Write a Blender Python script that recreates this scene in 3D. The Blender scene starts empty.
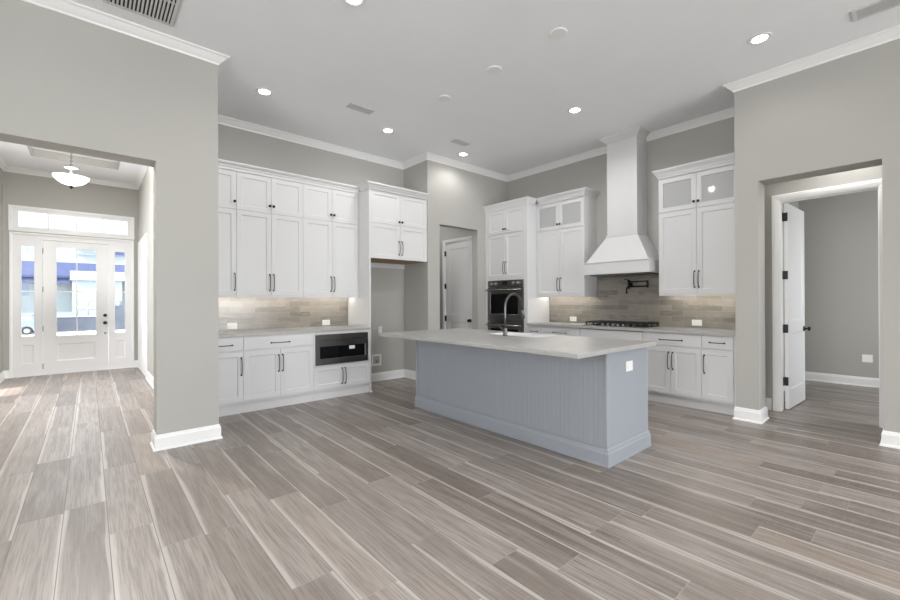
import bpy, bmesh, math, random
from mathutils import Vector, Matrix
random.seed(7)
PI = math.pi
S = bpy.context.scene
COL = S.collection

# ------------------------------------------------------------------ camera
CAM_H = 1.31
F_PX, YAW, PITCH, ROLL = 413.6951, 0.7174, 0.0024, -0.0043
cam = bpy.data.cameras.new('camera')
cam.sensor_fit = 'HORIZONTAL'; cam.sensor_width = 36.0
cam.lens = 36.0 * F_PX / 900.0
cam.clip_start = 0.05; cam.clip_end = 400
cob = bpy.data.objects.new('camera', cam); COL.objects.link(cob)
fw = Vector((math.sin(YAW) * math.cos(PITCH), math.cos(YAW) * math.cos(PITCH), math.sin(PITCH)))
rt = Vector((math.cos(YAW), -math.sin(YAW), 0)); up = rt.cross(fw)
r2 = rt * math.cos(ROLL) + up * math.sin(ROLL); u2 = up * math.cos(ROLL) - rt * math.sin(ROLL)
m3 = Matrix((r2, u2, -fw)).transposed()
cob.matrix_world = Matrix.Translation((0, 0, CAM_H)) @ m3.to_4x4()
S.camera = cob

# ------------------------------------------------------------------ view, world, sun, daylight fill lamps
S.view_settings.view_transform = 'Standard'; S.view_settings.look = 'None'
S.view_settings.gamma = 1.0; S.view_settings.use_curve_mapping = False
S.view_settings.exposure = 0.28
S.cycles.use_denoising = True
S.cycles.max_bounces = 10; S.cycles.diffuse_bounces = 6; S.cycles.glossy_bounces = 4
S.cycles.transmission_bounces = 8; S.cycles.sample_clamp_indirect = 6.0
S.cycles.caustics_reflective = False; S.cycles.caustics_refractive = False

SKY_STRENGTH = 1.9
SUN_ENERGY = 14.0
FILL_POWER = 58.0
w = bpy.data.worlds.new('sky'); S.world = w; w.use_nodes = True
nt = w.node_tree; nt.nodes.clear()
sky = nt.nodes.new('ShaderNodeTexSky'); sky.sky_type = 'NISHITA'; sky.sun_disc = False
sky.sun_elevation = math.radians(38); sky.sun_rotation = math.radians(285); sky.air_density = 0.6; sky.dust_density = 2.5
bg = nt.nodes.new('ShaderNodeBackground'); bg.inputs['Strength'].default_value = SKY_STRENGTH
wo = nt.nodes.new('ShaderNodeOutputWorld')
hz = nt.nodes.new('ShaderNodeMix'); hz.data_type = 'RGBA'; hz.inputs[0].default_value = .86     # bright haze
hz.inputs[7].default_value = (1.28, 1.34, 1.32, 1); nt.links.new(sky.outputs[0], hz.inputs[6])
nt.links.new(hz.outputs[2], bg.inputs[0]); nt.links.new(bg.outputs[0], wo.inputs[0])

def sun_light(direction, energy):
    l = bpy.data.lights.new('sun', 'SUN'); l.energy = energy; l.angle = math.radians(0.6); l.color = (1, .97, .92)
    o = bpy.data.objects.new('sun', l); COL.objects.link(o)
    o.rotation_euler = Vector(direction).to_track_quat('-Z', 'Y').to_euler(); o.location = (-20, 0, 20)
sun_light((0.80, 0.22, -0.56), SUN_ENERGY)

def area(name, loc, direction, sx, sy, power, color=(1, 1, 1), spread=PI):
    l = bpy.data.lights.new(name, 'AREA'); l.shape = 'RECTANGLE'; l.size = sx; l.size_y = sy
    l.energy = power; l.color = color; l.spread = spread
    o = bpy.data.objects.new(name, l); COL.objects.link(o); o.location = loc
    o.rotation_euler = Vector(direction).to_track_quat('-Z', 'Z').to_euler()
    return o
# area lamps added at unseen windows behind and beside the viewer
for wx, wk in ((1.7, 1.2), (4.1, 4.2)):
    area('daylight_fill', (wx, -7.42, 1.65), (0, 1, 0), 2.3, 2.8, FILL_POWER * wk, (.97, .985, 1))
area('daylight_fill', (-2.92, .6, 1.55), (1, 0, 0), 2.6, 2.4, FILL_POWER * 1.7, (.97, .985, 1))
area('daylight_fill', (7.6, -1.42, 1.5), (0, 1, 0), 1.2, 1.4, 30, (.97, .985, 1))        # added fill for the empty room, at its unseen window
area('daylight_fill', (-3.0, 9.3, 1.6), (1, -.1, 0.05), 1.6, 1.6, 95, (.97, .985, 1))  # added inside the side room to brighten the foyer

# ------------------------------------------------------------------ materials
def new_mat(name, color=(.8, .8, .8), rough=.5, metal=0.0, spec=None, emit=None, strength=1.0):
    m = bpy.data.materials.new(name); m.use_nodes = True
    b = m.node_tree.nodes['Principled BSDF']
    b.inputs['Base Color'].default_value = (*color, 1); b.inputs['Roughness'].default_value = rough
    b.inputs['Metallic'].default_value = metal
    if spec is not None: b.inputs['Specular IOR Level'].default_value = spec
    if emit is not None:
        b.inputs['Emission Color'].default_value = (*emit, 1); b.inputs['Emission Strength'].default_value = strength
    return m
def N(m, t): return m.node_tree.nodes.new(t)
def L(m, a, b): m.node_tree.links.new(a, b)
def bsdf(m): return m.node_tree.nodes['Principled BSDF']
def mth(m, op, a, b=None, c=None):
    n = N(m, 'ShaderNodeMath'); n.operation = op
    for i, v in enumerate((a, b, c)):
        if v is None: continue
        if isinstance(v, (int, float)): n.inputs[i].default_value = v
        else: L(m, v, n.inputs[i])
    return n.outputs[0]
def comb(m, x, y, z):
    n = N(m, 'ShaderNodeCombineXYZ')
    for i, v in enumerate((x, y, z)):
        if isinstance(v, (int, float)): n.inputs[i].default_value = v
        else: L(m, v, n.inputs[i])
    return n.outputs[0]
def noise(m, vec, scale, detail=3, rough=.5, dist=0.0):
    n = N(m, 'ShaderNodeTexNoise'); L(m, vec, n.inputs['Vector'])
    n.inputs['Scale'].default_value = scale; n.inputs['Detail'].default_value = detail
    n.inputs['Roughness'].default_value = rough; n.inputs['Distortion'].default_value = dist
    return n.outputs['Fac']
def mixc(m, fac, a, b):
    n = N(m, 'ShaderNodeMix'); n.data_type = 'RGBA'
    for i, v in ((0, fac), (6, a), (7, b)):
        if isinstance(v, (int, float)): n.inputs[i].default_value = v
        elif isinstance(v, tuple): n.inputs[i].default_value = (*v, 1)
        else: L(m, v, n.inputs[i])
    return n.outputs[2]
def smooth(m, v, lo, hi, a=0.0, b=1.0):
    n = N(m, 'ShaderNodeMapRange'); n.interpolation_type = 'SMOOTHSTEP'
    L(m, v, n.inputs[0])
    for i, x in enumerate((lo, hi, a, b)): n.inputs[i + 1].default_value = x
    return n.outputs[0]
def wn(m, vec, out='Value'):
    n = N(m, 'ShaderNodeTexWhiteNoise'); n.noise_dimensions = '3D'; L(m, vec, n.inputs['Vector']); return n.outputs[out]
def pos(m):
    g = N(m, 'ShaderNodeNewGeometry'); s = N(m, 'ShaderNodeSeparateXYZ'); L(m, g.outputs['Position'], s.inputs[0])
    return g.outputs['Position'], s.outputs[0], s.outputs[1], s.outputs[2]
def bump(m, h, strength, dist):
    n = N(m, 'ShaderNodeBump'); n.inputs['Strength'].default_value = strength; n.inputs['Distance'].default_value = dist
    L(m, h, n.inputs['Height']); L(m, n.outputs[0], bsdf(m).inputs['Normal'])

def textured(name, color, rough, scale, strength, dist=.002, vary=.03):
    m = new_mat(name, color, rough); p, x, y, z = pos(m)
    bump(m, noise(m, p, scale, 4, .6), strength, dist)
    big = noise(m, p, 1.3, 2)
    c2 = tuple(v * (1 - vary * 2) for v in color)
    L(m, mixc(m, big, c2, color), bsdf(m).inputs['Base Color'])
    return m
M_WALL = textured('greige wall paint', (.448, .441, .414), .75, 120, .25, .0015)
M_CEIL = textured('knockdown white ceiling', (.90, .91, .935), .85, 42, .5, .004)
M_TRIM = new_mat('white trim paint', (.84, .84, .835), .35)
M_CAB = new_mat('white cabinet paint', (.68, .68, .687), .38)
M_DOORP = new_mat('white door paint', (.82, .82, .825), .35)
M_CABIN = new_mat('cabinet interior', (.62, .62, .63), .6)
M_BLUE = textured('blue grey island paint', (.335, .362, .40), .42, 60, .05, .001, .02)
M_PLY = textured('raw plywood underside', (.36, .22, .12), .6, 14, .1, .001, .1)
M_BLACK = new_mat('matte black metal', (.018, .018, .02), .35, .6)
M_KNOBBLK = new_mat('black door hardware', (.012, .012, .013), .4, .3)
M_STEEL = new_mat('brushed stainless steel', (.33, .325, .32), .24, 1.0)
M_MWSTEEL = new_mat('satin black steel', (.20, .19, .18), .22, 1.0)
M_DSTEEL = new_mat('dark stainless steel', (.20, .20, .205), .33, 1.0)
M_GLASSBLK = new_mat('black oven glass', (.004, .004, .005), .08, spec=.25)
M_IRON = new_mat('cast iron', (.012, .012, .012), .55)
M_WHITEPL = new_mat('white plastic', (.86, .86, .85), .35)
M_GREYPL = new_mat('grey plastic slot', (.25, .25, .25), .5)
M_SINK = new_mat('white fireclay', (.86, .86, .86), .15)
M_NICKEL = new_mat('brushed nickel', (.13, .128, .125), .28, 1.0)
M_DNICK = new_mat('dark nickel', (.02, .018, .017), .6, .0)
M_KNOB = new_mat('steel knob', (.62, .62, .62), .25, 1.0)
M_VENT = new_mat('vent enamel', (.62, .62, .62), .5)
M_VENTDARK = new_mat('vent cavity', (.05, .05, .05), .9)
M_LABEL = new_mat('white paper label', (.8, .8, .78), .7)
M_LENS = new_mat('lamp lens', (1, 1, 1), .4, emit=(1, .97, .93), strength=14)
M_STRIP = new_mat('led strip', (1, 1, 1), .4, emit=(1, .93, .82), strength=26)
M_DISPLAY = new_mat('oven display', (.01, .01, .012), .1)

def glass_mat(name, color, rough, mixfac):
    m = bpy.data.materials.new(name); m.use_nodes = True; t = m.node_tree; t.nodes.clear()
    o = t.nodes.new('ShaderNodeOutputMaterial'); mx = t.nodes.new('ShaderNodeMixShader')
    tr = t.nodes.new('ShaderNodeBsdfTransparent'); gl = t.nodes.new('ShaderNodeBsdfGlossy')
    tr.inputs[0].default_value = (*color, 1); gl.inputs['Roughness'].default_value = rough
    fr = t.nodes.new('ShaderNodeFresnel'); fr.inputs[0].default_value = 1.5
    ad = t.nodes.new('ShaderNodeMath'); ad.operation = 'ADD'; ad.inputs[1].default_value = mixfac
    t.links.new(fr.outputs[0], ad.inputs[0]); t.links.new(ad.outputs[0], mx.inputs[0])
    t.links.new(tr.outputs[0], mx.inputs[1]); t.links.new(gl.outputs[0], mx.inputs[2]); t.links.new(mx.outputs[0], o.inputs[0])
    return m
M_PANE = glass_mat('clear window glass', (.97, .985, .985), 0.0, 0.0)
M_CABGLASS = new_mat('frosted cabinet glass', (.46, .465, .475), .04)

def bowl_mat():
    m = new_mat('alabaster glass bowl', (.95, .94, .91), .4, emit=(1, .97, .92), strength=1.1)
    return m
M_BOWL = bowl_mat()

def floor_mat():
    m = new_mat('wood look plank tile', rough=.4); p, x, y, z = pos(m)
    PW, PL = .203, 1.22
    u = mth(m, 'DIVIDE', mth(m, 'SUBTRACT', x, .083), PW)
    r = mth(m, 'FLOOR', u); fx = mth(m, 'SUBTRACT', u, r)
    off = wn(m, comb(m, r, 3.7, 1.3))
    v = mth(m, 'ADD', mth(m, 'DIVIDE', y, PL), off)
    k = mth(m, 'FLOOR', v); fy = mth(m, 'SUBTRACT', v, k)
    idv = comb(m, r, k, 0.5)
    rnd = wn(m, idv); rnd2 = wn(m, comb(m, r, k, 9.5)); rnd3 = wn(m, comb(m, r, k, 21.5))
    # long grain
    gx = mth(m, 'ADD', mth(m, 'MULTIPLY', x, 36.0), mth(m, 'MULTIPLY', rnd, 73))
    gy = mth(m, 'ADD', mth(m, 'MULTIPLY', y, 1.5), mth(m, 'MULTIPLY', rnd2, 41))
    g1 = noise(m, comb(m, gx, gy, rnd3), 1.0, 5, .62, .6)
    fx2 = mth(m, 'ADD', mth(m, 'MULTIPLY', x, 9.0), mth(m, 'MULTIPLY', rnd2, 33))
    fy2 = mth(m, 'ADD', mth(m, 'MULTIPLY', y, .9), mth(m, 'MULTIPLY', rnd, 27))
    g2 = noise(m, comb(m, fx2, fy2, 2.0), 1.0, 3, .5, 1.2)
    fine = noise(m, comb(m, mth(m, 'MULTIPLY', x, 150), mth(m, 'MULTIPLY', y, 4), rnd), 1.0, 2, .5)
    saw = noise(m, comb(m, mth(m, 'MULTIPLY', x, 6), mth(m, 'MULTIPLY', y, 120), rnd), 1.0, 1, .5)
    base = mixc(m, smooth(m, rnd, 0, 1), (.205, .173, .150), (.325, .285, .256))
    base = mixc(m, mth(m, 'MULTIPLY', smooth(m, g1, .44, .64), .42), base, (.155, .130, .112))
    base = mixc(m, mth(m, 'MULTIPLY', smooth(m, g2, .46, .74), .4), base, (.43, .395, .365))
    base = mixc(m, mth(m, 'MULTIPLY', smooth(m, fine, .46, .62), .42), base, (.12, .10, .09))
    base = mixc(m, mth(m, 'MULTIPLY', smooth(m, saw, .52, .8), .10), base, (.44, .41, .38))
    warm = mth(m, 'MULTIPLY', smooth(m, rnd3, .90, .97), .30)
    base = mixc(m, warm, base, (.31, .235, .175))
    # pale sapwood along one edge of some planks
    e = mth(m, 'ADD', fx, mth(m, 'MULTIPLY', mth(m, 'SUBTRACT', g2, .5), .30))
    left = mth(m, 'MULTIPLY', smooth(m, e, .05, .14, 1, 0), smooth(m, rnd2, .30, .36))
    right = mth(m, 'MULTIPLY', smooth(m, e, .90, .97, 0, 1), smooth(m, rnd3, .42, .48))
    sap = mth(m, 'MINIMUM', mth(m, 'ADD', left, right), 1.0)
    base = mixc(m, mth(m, 'MULTIPLY', sap, .72), base, (.50, .465, .435))
    # joints
    dx = mth(m, 'MULTIPLY', mth(m, 'MINIMUM', fx, mth(m, 'SUBTRACT', 1.0, fx)), PW)
    dy = mth(m, 'MULTIPLY', mth(m, 'MINIMUM', fy, mth(m, 'SUBTRACT', 1.0, fy)), PL)
    d = mth(m, 'MINIMUM', dx, dy)
    j = smooth(m, d, .0012, .0028, 1, 0)
    jc = mixc(m, mth(m, 'GREATER_THAN', dy, dx), (.36, .325, .30), (.19, .17, .155))
    base = mixc(m, mth(m, 'MULTIPLY', j, .85), base, jc)
    L(m, base, bsdf(m).inputs['Base Color'])
    rg = mth(m, 'ADD', mth(m, 'MULTIPLY', g1, .16), mth(m, 'MULTIPLY', j, .4))
    L(m, mth(m, 'ADD', rg, .27), bsdf(m).inputs['Roughness'])
    h = mth(m, 'SUBTRACT', mth(m, 'MULTIPLY', g1, .25), j)
    bump(m, h, .35, .0015)
    return m
M_FLOOR = floor_mat()

def tile_mat(axis):
    m = new_mat('glazed brick tile', rough=.22); p, x, y, z = pos(m)
    a = x if axis == 'x' else y
    TW, TH = .305, .0752
    v = mth(m, 'DIVIDE', mth(m, 'SUBTRACT', z, .94), TH); k = mth(m, 'FLOOR', v); fv = mth(m, 'SUBTRACT', v, k)
    u = mth(m, 'ADD', mth(m, 'DIVIDE', a, TW), mth(m, 'MULTIPLY', k, .5)); r = mth(m, 'FLOOR', u); fu = mth(m, 'SUBTRACT', u, r)
    rnd = wn(m, comb(m, r, k, 2.5)); rnd2 = wn(m, comb(m, r, k, 7.5))
    cl = noise(m, comb(m, mth(m, 'MULTIPLY', a, 7), mth(m, 'MULTIPLY', z, 24), mth(m, 'MULTIPLY', rnd, 9)), 1.0, 3, .55, .5)
    c = mixc(m, rnd, (.19, .171, .147), (.31, .282, .246))
    c = mixc(m, mth(m, 'MULTIPLY', smooth(m, rnd2, .5, 1), .55), c, (.215, .21, .20))
    c = mixc(m, mth(m, 'MULTIPLY', smooth(m, cl, .45, .75), .45), c, (.37, .345, .31))
    du = mth(m, 'MULTIPLY', mth(m, 'MINIMUM', fu, mth(m, 'SUBTRACT', 1.0, fu)), TW)
    dv = mth(m, 'MULTIPLY', mth(m, 'MINIMUM', fv, mth(m, 'SUBTRACT', 1.0, fv)), TH)
    j = smooth(m, mth(m, 'MINIMUM', du, dv), .0009, .0020, 1, 0)
    c = mixc(m, mth(m, 'MULTIPLY', j, .8), c, (.33, .315, .295))
    L(m, c, bsdf(m).inputs['Base Color'])
    L(m, mth(m, 'ADD', mth(m, 'MULTIPLY', j, .6), .2), bsdf(m).inputs['Roughness'])
    h = mth(m, 'SUBTRACT', mth(m, 'ADD', mth(m, 'MULTIPLY', cl, .6), mth(m, 'MULTIPLY', rnd, .3)), j)
    bump(m, h, .5, .002)
    return m
M_TILEX, M_TILEY = tile_mat('x'), tile_mat('y')

def quartz():
    m = new_mat('white quartz', rough=.3); p, x, y, z = pos(m)
    a = noise(m, p, 3.0, 6, .65, 1.5); b = noise(m, p, 220, 2)
    c = mixc(m, smooth(m, a, .48, .60), (.41, .405, .395), (.375, .368, .358))
    c = mixc(m, mth(m, 'MULTIPLY', smooth(m, b, .55, .75), .2), c, (.38, .37, .36))
    L(m, c, bsdf(m).inputs['Base Color']); return m
M_QUARTZ = quartz()

# ------------------------------------------------------------------ mesh helpers
class MB:
    def __init__(s): s.bm = bmesh.new()
    def box(s, x0, x1, y0, y1, z0, z1):
        v = [s.bm.verts.new(c) for c in ((x0, y0, z0), (x1, y0, z0), (x1, y1, z0), (x0, y1, z0), (x0, y0, z1), (x1, y0, z1), (x1, y1, z1), (x0, y1, z1))]
        for f in ((0, 3, 2, 1), (4, 5, 6, 7), (0, 1, 5, 4), (1, 2, 6, 5), (2, 3, 7, 6), (3, 0, 4, 7)):
            s.bm.faces.new([v[i] for i in f])
        return s
    def face(s, pts): s.bm.faces.new([s.bm.verts.new(p) for p in pts]); return s
    def prism(s, poly, axis, a, b):
        """poly in the plane across axis ('x': (y,z), 'y': (x,z), 'z': (x,y)) pushed from a to b"""
        def P(q, t): return {'x': (t, q[0], q[1]), 'y': (q[0], t, q[1]), 'z': (q[0], q[1], t)}[axis]
        A = [s.bm.verts.new(P(q, a)) for q in poly]; B = [s.bm.verts.new(P(q, b)) for q in poly]
        n = len(poly); s.bm.faces.new(A); s.bm.faces.new(B[::-1])
        for i in range(n): s.bm.faces.new((A[i], B[i], B[(i + 1) % n], A[(i + 1) % n]))
        return s
    def loft(s, rings, cap=True, close=True):
        R = [[s.bm.verts.new(p) for p in r] for r in rings]; n = len(R[0])
        for a, b in zip(R, R[1:]):
            for i in range(n if close else n - 1):
                s.bm.faces.new((a[i], a[(i + 1) % n], b[(i + 1) % n], b[i]))
        if cap: s.bm.faces.new(R[0][::-1]); s.bm.faces.new(R[-1])
        return s
    def tube(s, pts, r, n=10, radii=None):
        pts = [Vector(p) for p in pts]; rings = []
        d = (pts[1] - pts[0]).normalized()
        ref = Vector((0, 0, 1)) if abs(d.z) < .9 else Vector((1, 0, 0))
        nrm = d.cross(ref).normalized()
        for i, p in enumerate(pts):
            a = pts[max(i - 1, 0)]; b = pts[min(i + 1, len(pts) - 1)]
            t = (b - a).normalized(); nrm = (nrm - t * nrm.dot(t)).normalized(); bi = t.cross(nrm)
            rr = radii[i] if radii else r
            rings.append([p + (nrm * math.cos(q) + bi * math.sin(q)) * rr for q in (2 * PI * k / n for k in range(n))])
        return s.loft(rings)
    def cyl(s, p0, p1, r, n=20, r1=None): return s.tube([p0, p1], r, n, [r, r if r1 is None else r1])
    def lathe(s, prof, c=(0, 0, 0), n=32, cap=True):
        return s.loft([[(c[0] + r * math.cos(q), c[1] + r * math.sin(q), c[2] + z) for q in (2 * PI * k / n for k in range(n))] for r, z in prof], cap)
    def sweep(s, prof, path, closed=False):
        """prof (out, z); path of (x, y); out lies to the right of travel"""
        n = len(path); rings = []
        for i in range(n):
            ds = []
            for a, b in (((i - 1) % n, i), (i, (i + 1) % n)):
                if not closed and (i == 0 and a == (i - 1) % n and b == i or i == n - 1 and a == i): continue
                d = Vector((path[b][0] - path[a][0], path[b][1] - path[a][1])).normalized(); ds.append(Vector((d.y, -d.x)))
            if len(ds) == 2:
                k = ds[0] + ds[1]; k = k / max(k.dot(ds[0]), .05)
            else: k = ds[0]
            rings.append([(path[i][0] + k.x * o, path[i][1] + k.y * o, z) for o, z in prof])
        if closed: rings.append(rings[0])
        return s.loft(rings, cap=not closed)
    def slab(s, x0, x1, z0, z1, y0, y1, panels=(), holes=(), slope=.004, rec=.009, both=False):
        """upright slab, front at y0, with recessed panels and through holes given as (x0,x1,z0,z1)"""
        xs = sorted({x0, x1, *[v for p in (*panels, *holes) for v in p[:2]]}); zs = sorted({z0, z1, *[v for p in (*panels, *holes) for v in p[2:]]})
        def inside(q, cx, cz): return q[0] < cx < q[1] and q[2] < cz < q[3]
        for i in range(len(xs) - 1):
            for j in range(len(zs) - 1):
                a, b, c, d = xs[i], xs[i + 1], zs[j], zs[j + 1]; cx, cz = (a + b) / 2, (c + d) / 2
                if any(inside(q, cx, cz) for q in holes): continue
                pn = any(inside(q, cx, cz) for q in panels)
                if not pn: s.face([(a, y0, c), (b, y0, c), (b, y0, d), (a, y0, d)])
                if not (pn and both): s.face([(a, y1, c), (a, y1, d), (b, y1, d), (b, y1, c)])
        for q in panels:
            for ya, yb in (((y0, y0 + rec), (y1, y1 - rec)) if both else ((y0, y0 + rec),)):
                a, b, c, d = q; e, f, g, h = a + slope, b - slope, c + slope, d - slope
                O = [(a, ya, c), (b, ya, c), (b, ya, d), (a, ya, d)]; I = [(e, yb, g), (f, yb, g), (f, yb, h), (e, yb, h)]
                for k in range(4): s.face([O[k], O[(k + 1) % 4], I[(k + 1) % 4], I[k]])
                s.face(I)
        for a, b, c, d in holes:
            O = [(a, y0, c), (b, y0, c), (b, y0, d), (a, y0, d)]; I = [(p[0], y1, p[2]) for p in O]
            for k in range(4): s.face([O[k], I[k], I[(k + 1) % 4], O[(k + 1) % 4]])
        O = [(x0, y0, z0), (x1, y0, z0), (x1, y0, z1), (x0, y0, z1)]; I = [(p[0], y1, p[2]) for p in O]
        for k in range(4): s.face([O[k], O[(k + 1) % 4], I[(k + 1) % 4], I[k]])
        return s
    def build(s, name, mat, parent=None, bevel=0, seg=2, smooth=False, **props):
        bm = s.bm; bmesh.ops.remove_doubles(bm, verts=bm.verts, dist=1e-5); bmesh.ops.recalc_face_normals(bm, faces=bm.faces)
        me = bpy.data.meshes.new(name); bm.to_mesh(me); bm.free()
        me.materials.append(mat)
        o = bpy.data.objects.new(name, me); COL.objects.link(o)
        if parent: o.parent = parent
        if smooth:
            for p in me.polygons: p.use_smooth = True
        if bevel:
            b = o.modifiers.new('bevel', 'BEVEL'); b.width = bevel; b.segments = seg; b.limit_method = 'ANGLE'; b.angle_limit = math.radians(40)
        for k, v in props.items(): o[k] = v
        return o
def thing(name, label, category, loc=(0, 0, 0), rz=0.0, group=None, kind=None):
    o = bpy.data.objects.new(name, None); COL.objects.link(o); o.location = loc; o.rotation_euler = (0, 0, rz)
    o.empty_display_size = .1; o['label'] = label; o['category'] = category
    if group: o['group'] = group
    if kind: o['kind'] = kind
    return o
def tag(o, label, category, group=None, kind=None):
    o['label'] = label; o['category'] = category
    if group: o['group'] = group
    if kind: o['kind'] = kind
    return o
def struct(o, label, category): return tag(o, label, category, kind='structure')
def Bx(*a): return MB().box(*a)
RZ = -PI / 2        # local x runs along -Y of the place, local y into the right-hand wall

# ------------------------------------------------------------------ room shell
CZ = 3.675
XE, YL, YLB, XJ = .939, 4.466, 4.69, .449           # left wall end, face, back face, opening jamb
YB, XA, YP, XH, XR, YR = 5.925, 4.113, 5.254, 6.053, 5.352, 1.364
XFL, XFR, YD = -1.12, .755, 10.47                    # foyer
XBL, YBK = -3.0, -7.5                                # rest of the big room

fl = MB(); fl.box(-5, 9.0, YBK - .15, 10.6, -.12, 0)
struct(fl.build('floor', M_FLOOR), 'grey brown wood look plank floor running through all the rooms', 'floor')

ce = MB()
ce.box(XBL - .15, 6.25, YBK - .15, YL + .002, CZ, CZ + .1)
ce.box(XE - .05, 6.25, YL + .002, YB + .15, CZ, CZ + .1)
struct(ce.build('ceiling', M_CEIL), 'textured white ceiling over the kitchen', 'ceiling')
# foyer ceiling with a raised tray
TX0, TX1, TY0, TY1, TZ = -.70, .40, 6.3, 9.44, CZ + .12
fc = MB()
fc.box(-4.7, TX0, YL + .1, YD, CZ, CZ + .1); fc.box(TX1, XFR + .1, YL + .1, YD, CZ, CZ + .1)
fc.box(TX0, TX1, YL + .1, TY0, CZ, CZ + .1); fc.box(TX0, TX1, TY1, YD, CZ, CZ + .1)
fc.box(TX0, TX1, TY0, TY1, TZ, TZ + .1)
struct(fc.build('ceiling_foyer', M_CEIL), 'white foyer ceiling with a raised tray', 'ceiling')
tw = MB()
tw.box(TX0, TX0 + .015, TY0, TY1, CZ, TZ + .001); tw.box(TX1 - .015, TX1, TY0, TY1, CZ, TZ + .001)
tw.box(TX0 + .015, TX1 - .015, TY0, TY0 + .015, CZ, TZ + .001); tw.box(TX0 + .015, TX1 - .015, TY1 - .015, TY1, CZ, TZ + .001)
struct(tw.build('wall_tray', M_WALL), 'greige band around the raised foyer ceiling tray', 'wall')

def wall(name, mb, label): return struct(mb.build(name, M_WALL), label, 'wall')
ZT = CZ + .05
wl = MB()
wl.box(XBL, -.81, YL, YLB, 0, ZT); wl.box(-.81, XJ, YL, YLB, 2.562, ZT)
wl.box(XJ, XFR, YL, YLB, 0, ZT); wl.box(XFR, XE, YL, YD, 0, 0.0001 + ZT)
wall('wall_left', wl, 'greige wall with the wide square opening to the foyer')
wall('wall_back', MB().box(XE, XA, YB, YB + .12, 0, ZT), 'greige wall behind the left run of white cabinets')
wp = MB()
wp.box(XA, XA + .16, YP + .0, YB + .12, 0, ZT)
wp.box(XA + .16, 4.361, YP, 5.40, 0, ZT); wp.box(4.361, 5.245, YP, 5.40, 2.58, ZT); wp.box(5.245, XH + .15, YP, 5.40, 0, ZT)
wall('wall_pantry', wp, 'greige wall with a tall opening to the pantry hall')
wall('wall_hood', MB().box(XH, XH + .15, YR, YP, 0, ZT), 'greige wall behind the range hood and right-hand cabinets')
OY0, OY1, XRB = .242, 1.154, 5.62
wr = MB()
wr.box(XR, XRB, OY1, YR, 0, ZT); wr.box(XRB, XH + .15, 1.27, YR, 0, ZT)
wr.box(XR, XRB, OY0, OY1, 2.57, ZT); wr.box(XR, XRB, YBK, OY0, 0, ZT)
wall('wall_right', wr, 'greige wall with the square opening before the open white door')
# wall behind the viewer with two tall window openings, and the left wall with one
wb = MB(); xs = [XBL, .4, 2.9, 2.9001, 5.3, XR]
for i in range(0, 5, 2): wb.box(xs[i], xs[i + 1], YBK - .12, YBK, 0, ZT)
for i in (1, 3): wb.box(xs[i], xs[i + 1], YBK - .12, YBK, 3.1, ZT); wb.box(xs[i], xs[i + 1], YBK - .12, YBK, 0, .15)
wall('wall_behind', wb, 'greige wall behind the viewer with tall windows')
ws = MB()
ws.box(XBL - .12, XBL, YBK, -.8, 0, ZT); ws.box(XBL - .12, XBL, 2.0, YL + .3, 0, ZT); ws.box(XBL - .12, XBL, -.8, 2.0, 2.8, ZT); ws.box(XBL - .12, XBL, -.8, 2.0, 0, .3)
wall('wall_side', ws, 'greige side wall of the living area with a wide window')
struct(MB().box(-7.4, XBL - .125, -4.2, 4.4, 2.86, 3.0).build('sun_block_roof', M_TRIM), 'added unseen roof slab blocking sun at the side window', 'roof')  # overhang added out of view to keep sun off the near floor
# foyer
wf = MB()
DX0, DX1, DZ1 = -1.02, .655, 2.525
wf.box(-4.7, DX0, YD, YD + .16, 0, ZT); wf.box(DX1, XE, YD, YD + .16, 0, ZT)
wf.box(DX0, DX1, YD, YD + .16, 2.985, ZT); wf.box(DX0, DX1, YD, YD + .16, DZ1, 2.605)
wall('wall_front', wf, 'greige foyer wall around the white front door')
wfl = MB()
wfl.box(XFL - .14, XFL, YLB, 7.0, 0, ZT); wfl.box(XFL - .14, XFL, 9.75, YD, 0, ZT); wfl.box(XFL - .14, XFL, 7.0, 9.75, 2.57, ZT)
wall('wall_foyer', wfl, 'greige foyer wall with the opening to the side room')
wd = MB()
wd.box(-4.82, -4.7, YLB, 7.42, 0, ZT); wd.box(-4.82, -4.7, 8.2, YD, 0, ZT); wd.box(-4.82, -4.7, 7.42, 8.2, 2.84, ZT); wd.box(-4.82, -4.7, 7.42, 8.2, 0, .6)
wall('wall_side_room', wd, 'greige outer wall of the side room off the foyer')
# pantry hall
XPD = 5.30
wh = MB()
wh.box(4.12, 4.26, YB + .12, 6.9, 0, 3.1); wh.box(4.12, XPD + .14, 6.9, 7.0, 0, 3.1)
wh.box(XPD, XPD + .14, 6.24, 6.9, 0, 3.1); wh.box(XPD, XPD + .14, 5.40, 6.24, 2.46, 3.1); wh.box(XPD, XPD + .14, 5.40, 5.44, 0, 2.46)
wall('wall_hall', wh, 'greige pantry hall walls seen through the tall opening')
struct(MB().box(4.12, XPD + .14, 5.40, 7.0, 3.1, 3.2).build('ceiling_hall', M_CEIL), 'white ceiling of the pantry hall', 'ceiling')
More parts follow.
